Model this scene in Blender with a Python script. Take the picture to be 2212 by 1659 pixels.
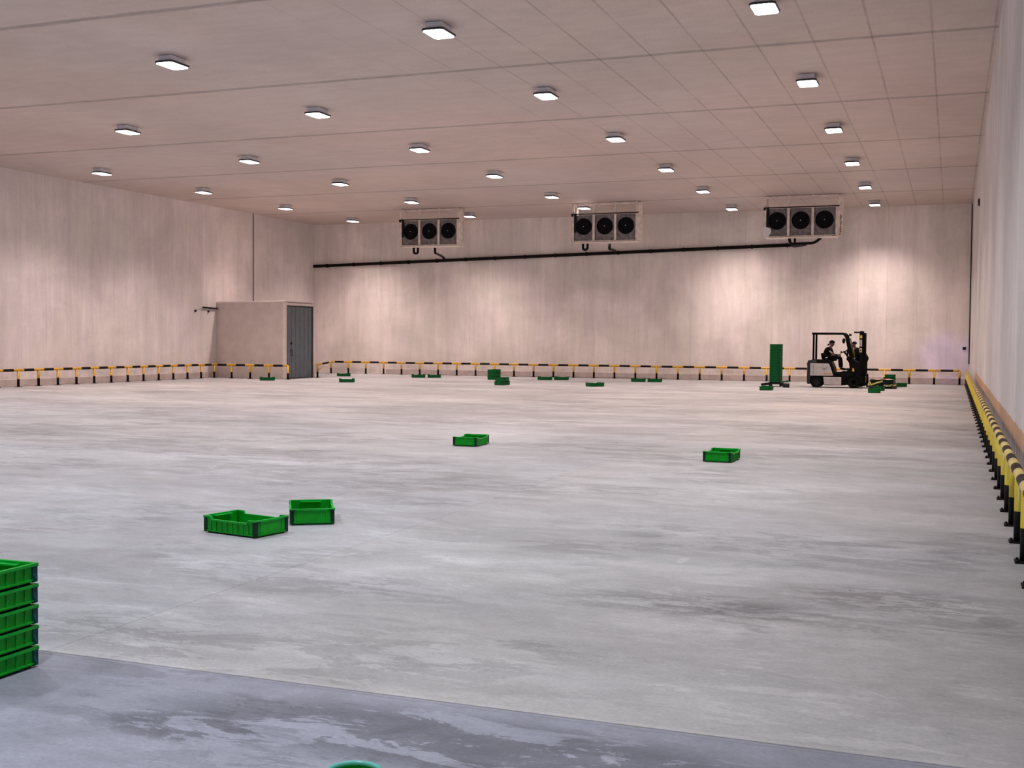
import bpy, bmesh, math, random
from mathutils import Vector, Matrix, Euler
random.seed(7)
PI = math.pi
SC = bpy.context.scene
COL = SC.collection
for _o in list(bpy.data.objects):
    bpy.data.objects.remove(_o)

# ------------------------------------------------------------------ camera, world, exposure
cam_d = bpy.data.cameras.new('camera'); cam = bpy.data.objects.new('camera', cam_d); COL.objects.link(cam)
RGT = Vector((0.93517185, 0.35412965, 0.00676719)); UPV = Vector((-0.01964755, 0.03278911, 0.99926916)); FWD = Vector((-0.35364895, 0.93462135, -0.03762123))
cam.matrix_world = Matrix(((RGT.x, UPV.x, -FWD.x, 0.0), (RGT.y, UPV.y, -FWD.y, 0.0), (RGT.z, UPV.z, -FWD.z, 1.7), (0, 0, 0, 1)))
cam_d.sensor_width = 36.0; cam_d.lens = 40.862; cam_d.clip_start = 0.05; cam_d.clip_end = 300
SC.camera = cam
W = bpy.data.worlds.new('world'); SC.world = W; W.use_nodes = True
W.node_tree.nodes['Background'].inputs[0].default_value = (0.8, 0.8, 0.85, 1); W.node_tree.nodes['Background'].inputs[1].default_value = 0.08
VS = SC.view_settings
SC.display_settings.display_device = 'sRGB'
VS.view_transform = 'Standard'; VS.look = 'None'; VS.gamma = 1.0; VS.use_curve_mapping = False
VS.exposure = 0.17
LAMP_W = 1340.0          # watts of each lamp's beam
ROOM_X0, ROOM_X1, ROOM_Y0, ROOM_Y1, ROOM_Z = -30.14, 0.68, -9.0, 51.4, 7.42

def lamp_tint(y):
    t = max(0.0, min(1.0, (y - 6.0) / 26.0))
    a, b = (0.98, 1.02, 1.12), (1.31, 1.05, 0.975)
    return tuple(a[i] + (b[i] - a[i]) * t for i in range(3))

# ------------------------------------------------------------------ helpers
class MB:
    """collects shapes; build() links them as ONE mesh object"""
    def __init__(s): s.v = []; s.f = []; s.m = []; s.sm = []
    def add(s, vs, fs, mi=0, sm=False, M=None):
        b = len(s.v)
        s.v += [tuple(M @ Vector(p)) if M is not None else tuple(p) for p in vs]
        for f in fs: s.f.append([b + i for i in f]); s.m.append(mi); s.sm.append(sm)
        return s
    def box(s, x0, x1, y0, y1, z0, z1, mi=0, M=None):
        vs = [(x, y, z) for z in (z0, z1) for y in (y0, y1) for x in (x0, x1)]
        return s.add(vs, [(0, 2, 3, 1), (4, 5, 7, 6), (0, 1, 5, 4), (2, 6, 7, 3), (0, 4, 6, 2), (1, 3, 7, 5)], mi, False, M)
    def prism(s, poly, a0, a1, axis='y', mi=0, M=None):
        """poly of (u,w) extruded along axis; y: (x,z), x: (y,z), z: (x,y)"""
        n = len(poly)
        def P(u, w, a): return (u, a, w) if axis == 'y' else ((a, u, w) if axis == 'x' else (u, w, a))
        vs = [P(u, w, a0) for u, w in poly] + [P(u, w, a1) for u, w in poly]
        fs = [tuple(range(n))[::-1], tuple(range(n, 2 * n))] + [(i, (i + 1) % n, n + (i + 1) % n, n + i) for i in range(n)]
        return s.add(vs, fs, mi, False, M)
    def cyl(s, p0, p1, r0, r1=None, n=20, mi=0, caps=True, M=None):
        r1 = r0 if r1 is None else r1
        p0 = Vector(p0); p1 = Vector(p1); d = (p1 - p0).normalized()
        u = d.orthogonal().normalized(); w = d.cross(u)
        vs = []
        for p, r in ((p0, r0), (p1, r1)):
            for i in range(n):
                a = 2 * PI * i / n; vs.append(p + (u * math.cos(a) + w * math.sin(a)) * r)
        s.add(vs, [(i, (i + 1) % n, n + (i + 1) % n, n + i) for i in range(n)], mi, True, M)
        if caps: s.add(vs, [tuple(range(n))[::-1], tuple(range(n, 2 * n))], mi, False, M)
        return s
    def tube(s, pts, r, n=12, mi=0, M=None, closed=False):
        pts = [Vector(p) for p in pts]; k = len(pts); vs = []; u = None
        for i, p in enumerate(pts):
            if closed: t = (pts[(i + 1) % k] - pts[i - 1]).normalized()
            else: t = (pts[min(i + 1, k - 1)] - pts[max(i - 1, 0)]).normalized()
            if u is None: u = t.orthogonal().normalized()
            else: u = (u - t * u.dot(t)).normalized()
            w = t.cross(u)
            for j in range(n):
                a = 2 * PI * j / n; vs.append(p + (u * math.cos(a) + w * math.sin(a)) * r)
        fs = []
        for i in range(k if closed else k - 1):
            for j in range(n):
                a, b = i * n, ((i + 1) % k) * n
                fs.append((a + j, a + (j + 1) % n, b + (j + 1) % n, b + j))
        s.add(vs, fs, mi, True, M)
        if not closed: s.add(vs, [tuple(range(n))[::-1], tuple(range((k - 1) * n, k * n))], mi, False, M)
        return s
    def lathe(s, prof, n=28, mi=0, M=None):
        """prof of (r,z) turned about z"""
        vs = [(r * math.cos(2 * PI * j / n), r * math.sin(2 * PI * j / n), z) for r, z in prof for j in range(n)]
        fs = [(i * n + j, i * n + (j + 1) % n, (i + 1) * n + (j + 1) % n, (i + 1) * n + j) for i in range(len(prof) - 1) for j in range(n)]
        return s.add(vs, fs, mi, True, M)
    def ball(s, c, r, sx=1, sy=1, sz=1, n=12, mi=0, M=None):
        vs = []; fs = []
        for i in range(n + 1):
            t = PI * i / n
            for j in range(2 * n):
                a = PI * j / n
                vs.append((c[0] + r * sx * math.sin(t) * math.cos(a), c[1] + r * sy * math.sin(t) * math.sin(a), c[2] + r * sz * math.cos(t)))
        for i in range(n):
            for j in range(2 * n):
                fs.append((i * 2 * n + j, (i + 1) * 2 * n + j, (i + 1) * 2 * n + (j + 1) % (2 * n), i * 2 * n + (j + 1) % (2 * n)))
        return s.add(vs, fs, mi, True, M)
    def build(s, name, mats, parent=None, bevel=0.0, seg=2):
        me = bpy.data.meshes.new(name); me.from_pydata(s.v, [], s.f)
        if not isinstance(mats, (list, tuple)): mats = [mats]
        for m in mats: me.materials.append(m)
        me.polygons.foreach_set('material_index', s.m); me.polygons.foreach_set('use_smooth', s.sm)
        bm = bmesh.new(); bm.from_mesh(me); bmesh.ops.remove_doubles(bm, verts=bm.verts, dist=1e-5)
        bmesh.ops.recalc_face_normals(bm, faces=bm.faces); bm.to_mesh(me); bm.free(); me.update()
        o = bpy.data.objects.new(name, me); COL.objects.link(o)
        if parent is not None: o.parent = parent
        if bevel > 0:
            b = o.modifiers.new('bevel', 'BEVEL'); b.width = bevel; b.segments = seg; b.limit_method = 'ANGLE'; b.angle_limit = math.radians(40)
        return o

def empty(name, loc=(0, 0, 0), rz=0.0):
    o = bpy.data.objects.new(name, None); o.empty_display_size = 0.2; COL.objects.link(o)
    o.location = loc; o.rotation_euler = (0, 0, rz); return o
def tag(o, label, cat, group=None):
    o['label'] = label; o['category'] = cat
    if group: o['group'] = group
    return o
def struct(o):
    o['kind'] = 'structure'; return o
def copy_tree(o, parent=None):
    c = o.copy(); COL.objects.link(c)
    if parent is not None: c.parent = parent
    for ch in [x for x in KIDS.get(o.name, [])]: copy_tree(ch, c)
    return c
KIDS = {}
def index_kids(root):
    ks = [x for x in bpy.data.objects if x.parent == root]; KIDS[root.name] = ks
    for k in ks: index_kids(k)
def text(body, size, mat, parent, M, name='lettering', extrude=0.002):
    cu = bpy.data.curves.new('t', 'FONT'); cu.body = body; cu.size = size; cu.extrude = extrude; cu.align_x = 'CENTER'; cu.align_y = 'CENTER'
    t = bpy.data.objects.new('t', cu); COL.objects.link(t)
    bpy.context.view_layer.update()
    me = bpy.data.meshes.new_from_object(t.evaluated_get(bpy.context.evaluated_depsgraph_get()))
    bpy.data.objects.remove(t)
    me.transform(M); me.materials.clear(); me.materials.append(mat); me.name = name
    o = bpy.data.objects.new(name, me); COL.objects.link(o); o.parent = parent; return o

# ------------------------------------------------------------------ materials
class NT:
    def __init__(s, name):
        s.mat = bpy.data.materials.new(name); s.mat.use_nodes = True
        s.t = s.mat.node_tree; s.b = s.t.nodes['Principled BSDF']
        s.geo = s.t.nodes.new('ShaderNodeNewGeometry'); s.P = s.geo.outputs['Position']
        sp = s.t.nodes.new('ShaderNodeSeparateXYZ'); s.t.links.new(s.P, sp.inputs[0]); s.X, s.Y, s.Z = sp.outputs
    def _in(s, sock, v):
        if hasattr(v, 'is_output') or isinstance(v, bpy.types.NodeSocket): s.t.links.new(v, sock)
        else: sock.default_value = v
    def m(s, op, a, b=0.0, c=None):
        n = s.t.nodes.new('ShaderNodeMath'); n.operation = op; s._in(n.inputs[0], a); s._in(n.inputs[1], b)
        if c is not None: s._in(n.inputs[2], c)
        return n.outputs[0]
    def noise(s, sx, sy, sz, detail=4, rough=0.6, off=0.0, dist=0.0):
        mp = s.t.nodes.new('ShaderNodeMapping'); s.t.links.new(s.P, mp.inputs['Vector'])
        mp.inputs['Scale'].default_value = (sx, sy, sz); mp.inputs['Location'].default_value = (off, off * 1.3, off * 0.7)
        n = s.t.nodes.new('ShaderNodeTexNoise'); s.t.links.new(mp.outputs[0], n.inputs['Vector'])
        n.inputs['Scale'].default_value = 1.0; n.inputs['Detail'].default_value = detail; n.inputs['Roughness'].default_value = rough; n.inputs['Distortion'].default_value = dist
        return n.outputs['Fac']
    def ramp(s, v, a, b, lo=0.0, hi=1.0):
        n = s.t.nodes.new('ShaderNodeMapRange'); n.interpolation_type = 'SMOOTHSTEP'
        s._in(n.inputs['Value'], v); n.inputs['From Min'].default_value = a; n.inputs['From Max'].default_value = b
        n.inputs['To Min'].default_value = lo; n.inputs['To Max'].default_value = hi; return n.outputs['Result']
    def mix(s, f, a, b, mode='MIX'):
        n = s.t.nodes.new('ShaderNodeMix'); n.data_type = 'RGBA'; n.blend_type = mode
        s._in(n.inputs[0], f)
        for i, v in ((6, a), (7, b)):
            if isinstance(v, tuple): n.inputs[i].default_value = (*v[:3], 1)
            else: s.t.links.new(v, n.inputs[i])
        return n.outputs[2]
    def scale(s, col, f):
        """multiply a colour by a scalar socket"""
        c = s.t.nodes.new('ShaderNodeCombineXYZ')
        for i in range(3): s._in(c.inputs[i], f)
        return s.mix(1.0, col, c.outputs[0], 'MULTIPLY')
    def line(s, c, off, period, w):
        """1 on a joint line of half width w, else 0"""
        fr = s.m('FRACT', s.m('DIVIDE', s.m('SUBTRACT', c, off - period / 2), period))
        d = s.m('MULTIPLY', s.m('ABSOLUTE', s.m('SUBTRACT', fr, 0.5)), period)
        return s.ramp(d, w * 0.4, w, 1.0, 0.0)
    def spot(s, cx, cy, rx, ry, soft=0.5):
        a = s.m('DIVIDE', s.m('SUBTRACT', s.X, cx), rx); b = s.m('DIVIDE', s.m('SUBTRACT', s.Y, cy), ry)
        d = s.m('SQRT', s.m('ADD', s.m('MULTIPLY', a, a), s.m('MULTIPLY', b, b)))
        return s.ramp(d, 1.0 - soft, 1.0 + soft * 0.2, 1.0, 0.0)
    def out(s, col, rough, bump=None, strength=0.2, dist=0.01, spec=0.4):
        s._in(s.b.inputs['Base Color'], col if not isinstance(col, tuple) else (*col, 1)); s._in(s.b.inputs['Roughness'], rough)
        s.b.inputs['Specular IOR Level'].default_value = spec
        if bump is not None:
            n = s.t.nodes.new('ShaderNodeBump'); n.inputs['Strength'].default_value = strength; n.inputs['Distance'].default_value = dist
            s._in(n.inputs['Height'], bump); s.t.links.new(n.outputs[0], s.b.inputs['Normal'])
        return s.mat

def simple(name, col, rough=0.5, metal=0.0, var=0.12, ns=12.0, spec=0.5):
    n = NT(name)
    tc = n.t.nodes.new('ShaderNodeTexCoord'); no = n.t.nodes.new('ShaderNodeTexNoise')
    n.t.links.new(tc.outputs['Object'], no.inputs['Vector']); no.inputs['Scale'].default_value = ns; no.inputs['Detail'].default_value = 5
    f = n.ramp(no.outputs['Fac'], 0.3, 0.7, 1 - var, 1 + var)
    n.b.inputs['Metallic'].default_value = metal
    return n.out(n.scale(tuple(col), f), n.ramp(no.outputs['Fac'], 0.3, 0.7, max(0.05, rough - 0.06), min(1, rough + 0.08)), spec=spec)

def floor_material():
    n = NT('polished_concrete')
    near = n.ramp(n.Y, 4.93, 4.95, 1.0, 0.0)
    base = n.mix(n.ramp(n.noise(.10, .16, 0, 3, .5, 3.1), .40, .62), (.376, .379, .383), (.418, .406, .395))
    left = n.ramp(n.X, -4.57, -4.55, 1.0, 0.0)
    base = n.mix(n.m('MULTIPLY', left, .45), base, (.370, .380, .405))            # the slab left of the long joint is bluer
    base = n.mix(near, base, (.275, .285, .335))
    s1 = n.ramp(n.noise(.24, .46, 0, 6, .64, 1.7, .8), .34, .66, .88, 1.11)      # broad trowel streaks
    s2 = n.ramp(n.noise(1.5, 2.3, 0, 8, .74, 5.2, .6), .32, .68, .88, 1.09)
    s2 = n.m('MULTIPLY', s2, n.ramp(n.noise(.07, .09, 0, 2, .5, 61.0), .38, .62, .98, 1.03))
    s3 = n.m('MULTIPLY', n.ramp(n.noise(45, 60, 0, 3, .7, 0.3), .3, .7, .92, 1.07), n.ramp(n.noise(9, 15, 0, 6, .75, 77.0), .3, .7, .94, 1.05))
    v = n.m('MULTIPLY', n.m('MULTIPLY', s1, s2), s3)
    # worn patches with crisp edges
    pm = n.ramp(n.noise(.30, .55, 0, 2, .5, 9.4), .45, .56)
    pn = n.ramp(n.noise(1.5, 3.6, 0, 10, .76, 2.2, .5), .50, .52)
    v = n.m('MULTIPLY', v, n.m('SUBTRACT', 1.0, n.m('MULTIPLY', n.m('MULTIPLY', pm, pn), .22)))
    pl = n.ramp(n.noise(1.1, 3.4, 0, 9, .72, 14.2, .4), .56, .585)
    pl2 = n.ramp(n.noise(.35, .5, 0, 2, .5, 21.4), .43, .55)
    v = n.m('MULTIPLY', v, n.m('ADD', 1.0, n.m('MULTIPLY', n.m('MULTIPLY', pl, pl2), .16)))
    # dark damp stains at their own places
    dn = n.ramp(n.noise(3.2, 7.5, 0, 9, .72, 33.0, .6), .47, .50)
    dn2 = n.ramp(n.noise(1.4, 3.6, 0, 8, .7, 41.0, .4), .44, .47)
    areas = n.m('MAXIMUM', n.spot(-1.9, 4.45, 1.7, .42, .5), n.spot(-3.1, 4.2, .55, .22, .5))
    v = n.m('MULTIPLY', v, n.m('SUBTRACT', 1.0, n.m('MULTIPLY', n.m('MULTIPLY', areas, dn2), .46)))
    a2 = n.m('MAXIMUM', n.spot(-.35, 8.0, .8, .55, .6), n.spot(-1.5, 7.4, 1.2, .5, .8))
    v = n.m('MULTIPLY', v, n.m('SUBTRACT', 1.0, n.m('MULTIPLY', n.m('MULTIPLY', a2, dn), .33)))
    v = n.m('MULTIPLY', v, n.m('SUBTRACT', 1.0, n.m('MULTIPLY', n.spot(.29, 7.65, .13, .16, .3), .25)))
    v = n.m('MULTIPLY', v, n.m('SUBTRACT', 1.0, n.m('MULTIPLY', n.spot(-1.7, 7.35, 1.9, .42, .9), .13)))
    v = n.m('MULTIPLY', v, n.m('SUBTRACT', 1.0, n.m('MULTIPLY', n.spot(-3.3, 6.27, .5, .06, .6), .13)))
    # tracked dirt bands on the slab farther in, and pale scuffs
    far = n.ramp(n.noise(.11, .34, 0, 6, .62, 51.0), .50, .60, 0, .14)
    v = n.m('MULTIPLY', v, n.m('SUBTRACT', 1.0, far))
    sc = n.m('MAXIMUM', n.m('MAXIMUM', n.spot(-1.93, 8.87, .05, .17, .6), n.spot(-1.28, 5.56, .17, .06, .8)), n.spot(-.92, 6.1, .15, .10, .8))
    v = n.m('ADD', v, n.m('MULTIPLY', n.m('MULTIPLY', sc, n.ramp(n.noise(6, 14, 0, 6, .7, 8.8), .45, .5)), .22))
    # saw-cut joints
    j = n.m('MAXIMUM', n.ramp(n.m('ABSOLUTE', n.m('SUBTRACT', n.Y, 4.94)), .004, .010, 1, 0), n.m('MULTIPLY', n.line(n.X, -4.56, 5.3, .011), .45))
    j = n.m('MAXIMUM', j, n.m('MULTIPLY', n.line(n.Y, 16.3, 11.4, .011), .3))
    v = n.m('MULTIPLY', v, n.m('SUBTRACT', 1.0, n.m('MULTIPLY', j, .42)))
    edge = n.ramp(n.m('ABSOLUTE', n.m('SUBTRACT', n.Y, 4.965)), .012, .02, .10, 0)   # pale arris of the joint
    v = n.m('ADD', v, edge)
    rough = n.ramp(n.noise(.5, 1.4, 0, 5, .6, 6.6), .35, .65, .42, .62)
    return n.out(n.scale(base, v), rough, n.m('ADD', n.noise(30, 30, 0, 4, .7), n.m('MULTIPLY', j, -4.0)), .12, .004, .28)

def wall_material(name, axis, base, line_off, band=False):
    n = NT(name)
    c = n.X if axis == 'x' else n.Y
    k = (1.7, 1.7)
    s1 = n.ramp(n.noise(k[0], k[1], .16, 6, .62, 2.0, .3), .32, .68, .93, 1.05)
    s2 = n.ramp(n.noise(.30, .30, .34, 6, .62, 7.0, .5), .33, .67, .88, 1.08)
    s3 = n.ramp(n.noise(34, 34, 26, 4, .75, 1.0), .3, .7, .93, 1.06)
    s4 = n.ramp(n.noise(5.5, 5.5, .8, 6, .7, 12.0), .30, .70, .955, 1.035)
    v = n.m('MULTIPLY', n.m('MULTIPLY', s1, s2), n.m('MULTIPLY', s3, s4))
    jl = n.line(c, line_off, 1.19, .022)
    ja = n.ramp(n.noise(.9, .9, .25, 3, .5, 30.0), .40, .62, .02, .11)
    v = n.m('MULTIPLY', v, n.m('SUBTRACT', 1.0, n.m('MULTIPLY', jl, ja)))
    sp = n.ramp(n.noise(7, 7, 5, 2, .5, 44.0), .72, .76, 0, .10)     # pale splashes
    v = n.m('ADD', v, sp)
    low = n.m('MULTIPLY', n.ramp(n.Z, .30, .75, 1, 0), n.ramp(n.noise(.8, .8, 2.5, 4, .6, 17.0), .42, .62, 0, .16))
    v = n.m('MULTIPLY', v, n.m('SUBTRACT', 1.0, low))
    cb = n.mix(n.ramp(n.noise(.5, .5, .5, 5, .6, 71.0), .40, .60, 0, .7), base, (base[0] * .96, base[1] * .985, base[2] * .93))
    col = n.scale(cb, v)
    if band:
        edge = n.m('ADD', n.Z, n.m('MULTIPLY', n.m('SUBTRACT', n.noise(1, 2.2, 1, 6, .7, 3.0), .5), .14))
        yf = n.ramp(n.Y, 36.0, 42.0, 1, 0)
        ob = n.m('MULTIPLY', n.m('MULTIPLY', n.ramp(edge, .80, .82, 1, 0), n.ramp(n.noise(4, 9, .6, 4, .6, 5.0), .25, .55, .55, 1.0)), yf)
        col = n.mix(ob, col, n.scale((.60, .35, .19), v))
        gb = n.m('MULTIPLY', n.ramp(n.m('ADD', n.Z, n.m('MULTIPLY', n.m('SUBTRACT', n.noise(1, 9, .6, 5, .7, 13.0), .5), .16)), .60, .64, 1, 0), yf)
        gs = n.ramp(n.noise(1, 7, .2, 3, .6, 25.0), .40, .60)
        col = n.mix(gb, col, n.mix(gs, (.22, .19, .19), (.42, .37, .36)))
    return n.out(col, .62, n.noise(24, 24, 12, 5, .7), .25, .006, .3)

def ceiling_material():
    n = NT('ceiling_panels')
    s1 = n.ramp(n.noise(.22, .22, 0, 4, .55, 2.0), .33, .67, .93, 1.06)
    s2 = n.ramp(n.noise(1.2, 3.0, 0, 6, .65, 4.0), .32, .68, .95, 1.04)
    s3 = n.ramp(n.noise(36, 36, 0, 3, .7, 1.0), .3, .7, .94, 1.05)
    v = n.m('MULTIPLY', n.m('MULTIPLY', s1, s2), s3)
    wob = n.m('MULTIPLY', n.m('SUBTRACT', n.noise(1.3, 1.3, 0, 5, .7, 3.0), .5), .10)
    rag = n.ramp(n.noise(2.6, 9, 0, 7, .75, 8.0), .34, .60, .45, 1.0)
    lat = n.m('MULTIPLY', n.line(n.m('ADD', n.Y, wob), 22.93, 5.875, .135), rag)
    lat2 = n.line(n.m('ADD', n.Y, n.m('MULTIPLY', wob, .4)), 22.93, 5.875, .035)
    dl = n.line(n.m('ADD', n.X, n.m('MULTIPLY', wob, .3)), .607, 1.062, .030)
    da = n.m('MULTIPLY', n.ramp(n.X, -13.0, -7.0, .06, 1.0), n.ramp(n.noise(1.3, .6, 0, 4, .6, 19.0), .34, .60, .35, 1.0))
    v = n.m('MULTIPLY', v, n.m('SUBTRACT', 1.0, n.m('MULTIPLY', lat, .44)))
    v = n.m('MULTIPLY', v, n.m('SUBTRACT', 1.0, n.m('MULTIPLY', lat2, .12)))
    v = n.m('MULTIPLY', v, n.m('SUBTRACT', 1.0, n.m('MULTIPLY', n.m('MULTIPLY', dl, da), .34)))
    base = n.mix(n.ramp(n.noise(.12, .12, 0, 2, .5, 11.0), .4, .6), (.60, .50, .45), (.58, .505, .475))
    return n.out(n.scale(base, v), .5, n.m('ADD', n.noise(22, 22, 0, 4, .7), n.m('MULTIPLY', lat2, -2.0)), .15, .005, .35)

M = {}
M['floor'] = floor_material()
M['wall_back'] = wall_material('concrete_back', 'x', (.88, .80, .775), -15.7)
M['wall_left'] = wall_material('concrete_left', 'y', (.80, .73, .73), 45.92)
M['wall_right'] = wall_material('concrete_right', 'y', (.74, .70, .70), 10.0, band=True)
M['ceiling'] = ceiling_material()
M['kerb'] = simple('kerb_concrete', (.56, .47, .44), .7, 0, .12, 3)
M['booth'] = simple('booth_render', (.68, .60, .56), .6, 0, .06, 2.5)
M['booth_trim'] = simple('booth_trim', (.80, .70, .66), .5, 0, .06, 4)
M['dark_gap'] = simple('dark_gap', (.05, .045, .045), .8, 0, .1)
M['door'] = simple('grey_blue_steel', (.125, .155, .18), .45, .0, .14, 3)
M['black_metal'] = simple('black_metal', (.012, .012, .013), .4, .0, .2, 8, spec=.12)
M['black_pipe'] = simple('black_pipe', (.008, .007, .007), .5, 0, .2, 5, spec=.12)
M['yellow'] = simple('rail_yellow', (.66, .36, .025), .4, 0, .13, 5)
M['yellow_r'] = simple('rail_yellow_lemon', (.62, .49, .03), .4, 0, .12, 5)
M['yellow_top'] = simple('rail_yellow_scuffed', (.78, .62, .20), .45, 0, .15, 9)
M['rail_black'] = simple('rail_black', (.010, .009, .009), .45, 0, .3, 9, spec=.12)
M['crate_green'] = simple('crate_green', (.002, .31, .014), .42, 0, .14, 14, spec=.2)
M['crate_rim'] = simple('crate_rim_green', (.003, .36, .03), .38, 0, .10, 14, spec=.2)
M['crate_dark'] = simple('crate_dark_green', (.002, .030, .014), .5, 0, .15, 14, spec=.2)
M['crate_teal'] = simple('crate_corner_teal', (.002, .055, .060), .45, 0, .15, 14, spec=.2)
M['crate_far'] = simple('crate_far_green', (.002, .115, .025), .5, 0, .15, 9, spec=.2)
M['silver'] = simple('painted_silver', (.47, .44, .44), .45, .1, .12, 6)
M['fl_dark'] = simple('forklift_dark_grey', (.034, .034, .038), .5, 0, .2, 6, spec=.12)
M['fl_black'] = simple('forklift_black', (.0045, .0045, .005), .55, 0, .2, 6, spec=.06)
M['tyre'] = simple('tyre_rubber', (.006, .006, .007), .8, 0, .2, 20, spec=.12)
M['galv'] = simple('galvanised_frame', (.78, .68, .61), .45, .15, .14, 6)
M['panel_grey'] = simple('fan_panel_grey', (.19, .175, .18), .55, .2, .35, 10)
M['fan_black'] = simple('fan_black', (.004, .004, .006), .6, 0, .2, 8, spec=.12)
M['white_plastic'] = simple('white_plastic', (.75, .75, .77), .5, 0, .05)
M['lamp_body'] = simple('lamp_body_grey', (.80, .80, .86), .45, .1, .06)
M['lamp_rim'] = simple('lamp_rim_dark', (.035, .035, .045), .45, .2, .1)
M['skin'] = simple('skin', (.20, .095, .06), .55, 0, .08)
M['cloth_black'] = simple('black_cloth', (.006, .006, .007), .9, 0, .3, 30, spec=.08)
M['cloth_dark'] = simple('dark_trousers', (.008, .008, .010), .9, 0, .3, 30, spec=.08)
M['lanyard'] = simple('yellow_fabric', (.75, .43, .03), .7, 0, .1)
M['scarf'] = simple('pale_scarf', (.48, .42, .36), .8, 0, .1)
M['card'] = simple('cardboard', (.42, .29, .20), .85, 0, .15, 6)
M['red_paint'] = simple('red_lens', (.30, .05, .04), .3)
M['sheet_dark'] = simple('dark_plastic_sheet', (.010, .022, .022), .35, 0, .3, 9, spec=.12)
M['tape'] = simple('lime_tape', (.62, .55, .16), .5, 0, .2, 12)
M['blue'] = simple('blue_plastic', (.08, .25, .36), .5)
lens = bpy.data.materials.new('lamp_lens'); lens.use_nodes = True
_b = lens.node_tree.nodes['Principled BSDF']; _b.inputs['Base Color'].default_value = (.9, .9, .9, 1)
_b.inputs['Emission Color'].default_value = (1, .985, .98, 1); _b.inputs['Emission Strength'].default_value = 7.0
M['lens'] = lens

# ------------------------------------------------------------------ the room
X0, X1, Y0, Y1, H = ROOM_X0, ROOM_X1, ROOM_Y0, ROOM_Y1, ROOM_Z
struct(MB().box(X0 - .3, X1 + .3, Y0 - .3, Y1 + .3, -.3, 0).build('floor', M['floor']))
struct(MB().box(X0 - .3, X1 + .3, Y0 - .3, Y1 + .3, H, H + .3).build('ceiling', M['ceiling']))
struct(MB().box(X0 - .3, X1 + .3, Y1, Y1 + .3, 0, H).build('wall_back', M['wall_back']))
struct(MB().box(X0 - .3, X0, Y0, Y1, 0, H).build('wall_left', M['wall_left']))
struct(MB().box(X1, X1 + .3, Y0, Y1, 0, H).build('wall_right', M['wall_right']))
struct(MB().box(X0 - .3, X1 + .3, Y0 - .3, Y0, 0, H).build('wall_front', M['wall_left']))
BX1, BY0, BY1, BH = -26.32, 42.45, 44.98, 3.24
struct(MB().box(BX1 + .25, X1 - .02, Y1 - .07, Y1, 0, .24).build('baseboard_back', M['kerb'], bevel=.01))
struct(MB().box(X0, X0 + .07, Y0, BY0 + .58, 0, .24).build('baseboard_left', M['kerb'], bevel=.01))
struct(MB().box(X0, X0 + .012, 45.885, 45.945, BH, H).build('trim_1', M['dark_gap']))
struct(MB().box(X1 - .05, X1 - .005, Y1 - .04, Y1, .85, H).build('trim_2', M['dark_gap']))
# doorway booth in the far left corner
booth = MB()
booth.prism([(X0, BY0 + .60), (BX1 - .12, BY0), (BX1 - .12, BY0 + .12), (X0, BY0 + .72)], 0, BH, 'z')                 # face towards the camera
booth.prism([(X0, BY0 + .60), (BX1, BY0), (BX1, BY1), (X0, BY1)], BH, BH + .05, 'z')                      # roof
booth.box(X0, BX1 - .12, BY1 - .12, BY1, 0, BH)
DY0, DY1, DH = BY0 + .17, BY1 - .17, BH - .12
o = struct(booth.build('wall_booth', M['booth']))
fr = MB(); fr.box(BX1 - .12, BX1, BY0, DY0, 0, BH).box(BX1 - .12, BX1, DY1, BY1, 0, BH).box(BX1 - .12, BX1, DY0, DY1, DH, BH).prism([(X0, BY0 + .585), (BX1 + .02, BY0 - .015), (BX1 + .02, BY0 + .02), (X0, BY0 + .62)], BH - .012, BH + .055, 'z')
struct(fr.build('trim_3', M['booth_trim'], bevel=.01))
d = empty('door_1', (BX1 - .06, (DY0 + DY1) / 2, 0)); struct(d)
hw = (DY1 - DY0) / 2
lf = MB(); nr = 6; wy = (2 * hw - .12) / nr
lf.box(-.02, .0, -hw + .05, hw - .05, .02, DH - .05)
for i in range(nr):
    a = -hw + .06 + i * wy
    lf.prism([(a + .03, 0), (a + .07, .028), (a + wy - .07, .028), (a + wy - .03, 0)], .02, DH - .06, 'z', M=Matrix(((0, 1, 0, 0), (1, 0, 0, 0), (0, 0, 1, 0), (0, 0, 0, 1))))
lf.build('door_panel', M['door'], d, bevel=.004)
MB().box(-.03, .03, -hw, -hw + .05, 0, DH).box(-.03, .03, hw - .05, hw, 0, DH).box(-.03, .03, -hw, hw, DH - .05, DH).build('door_frame', M['dark_gap'], d)
hd = MB(); hd.tube([(.0, -hw + .40, 1.22), (.08, -hw + .40, 1.22), (.08, -hw + .40, .98), (0, -hw + .40, .98)], .014).box(0, .03, -hw + .33, -hw + .38, 1.1, 1.2)
hd.build('door_handle', M['black_metal'], d)
MB().cyl((.02, -hw + .40, 1.5), (.06, -hw + .40, 1.5), .05).build('door_lock', [M['black_metal']], d)

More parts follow.
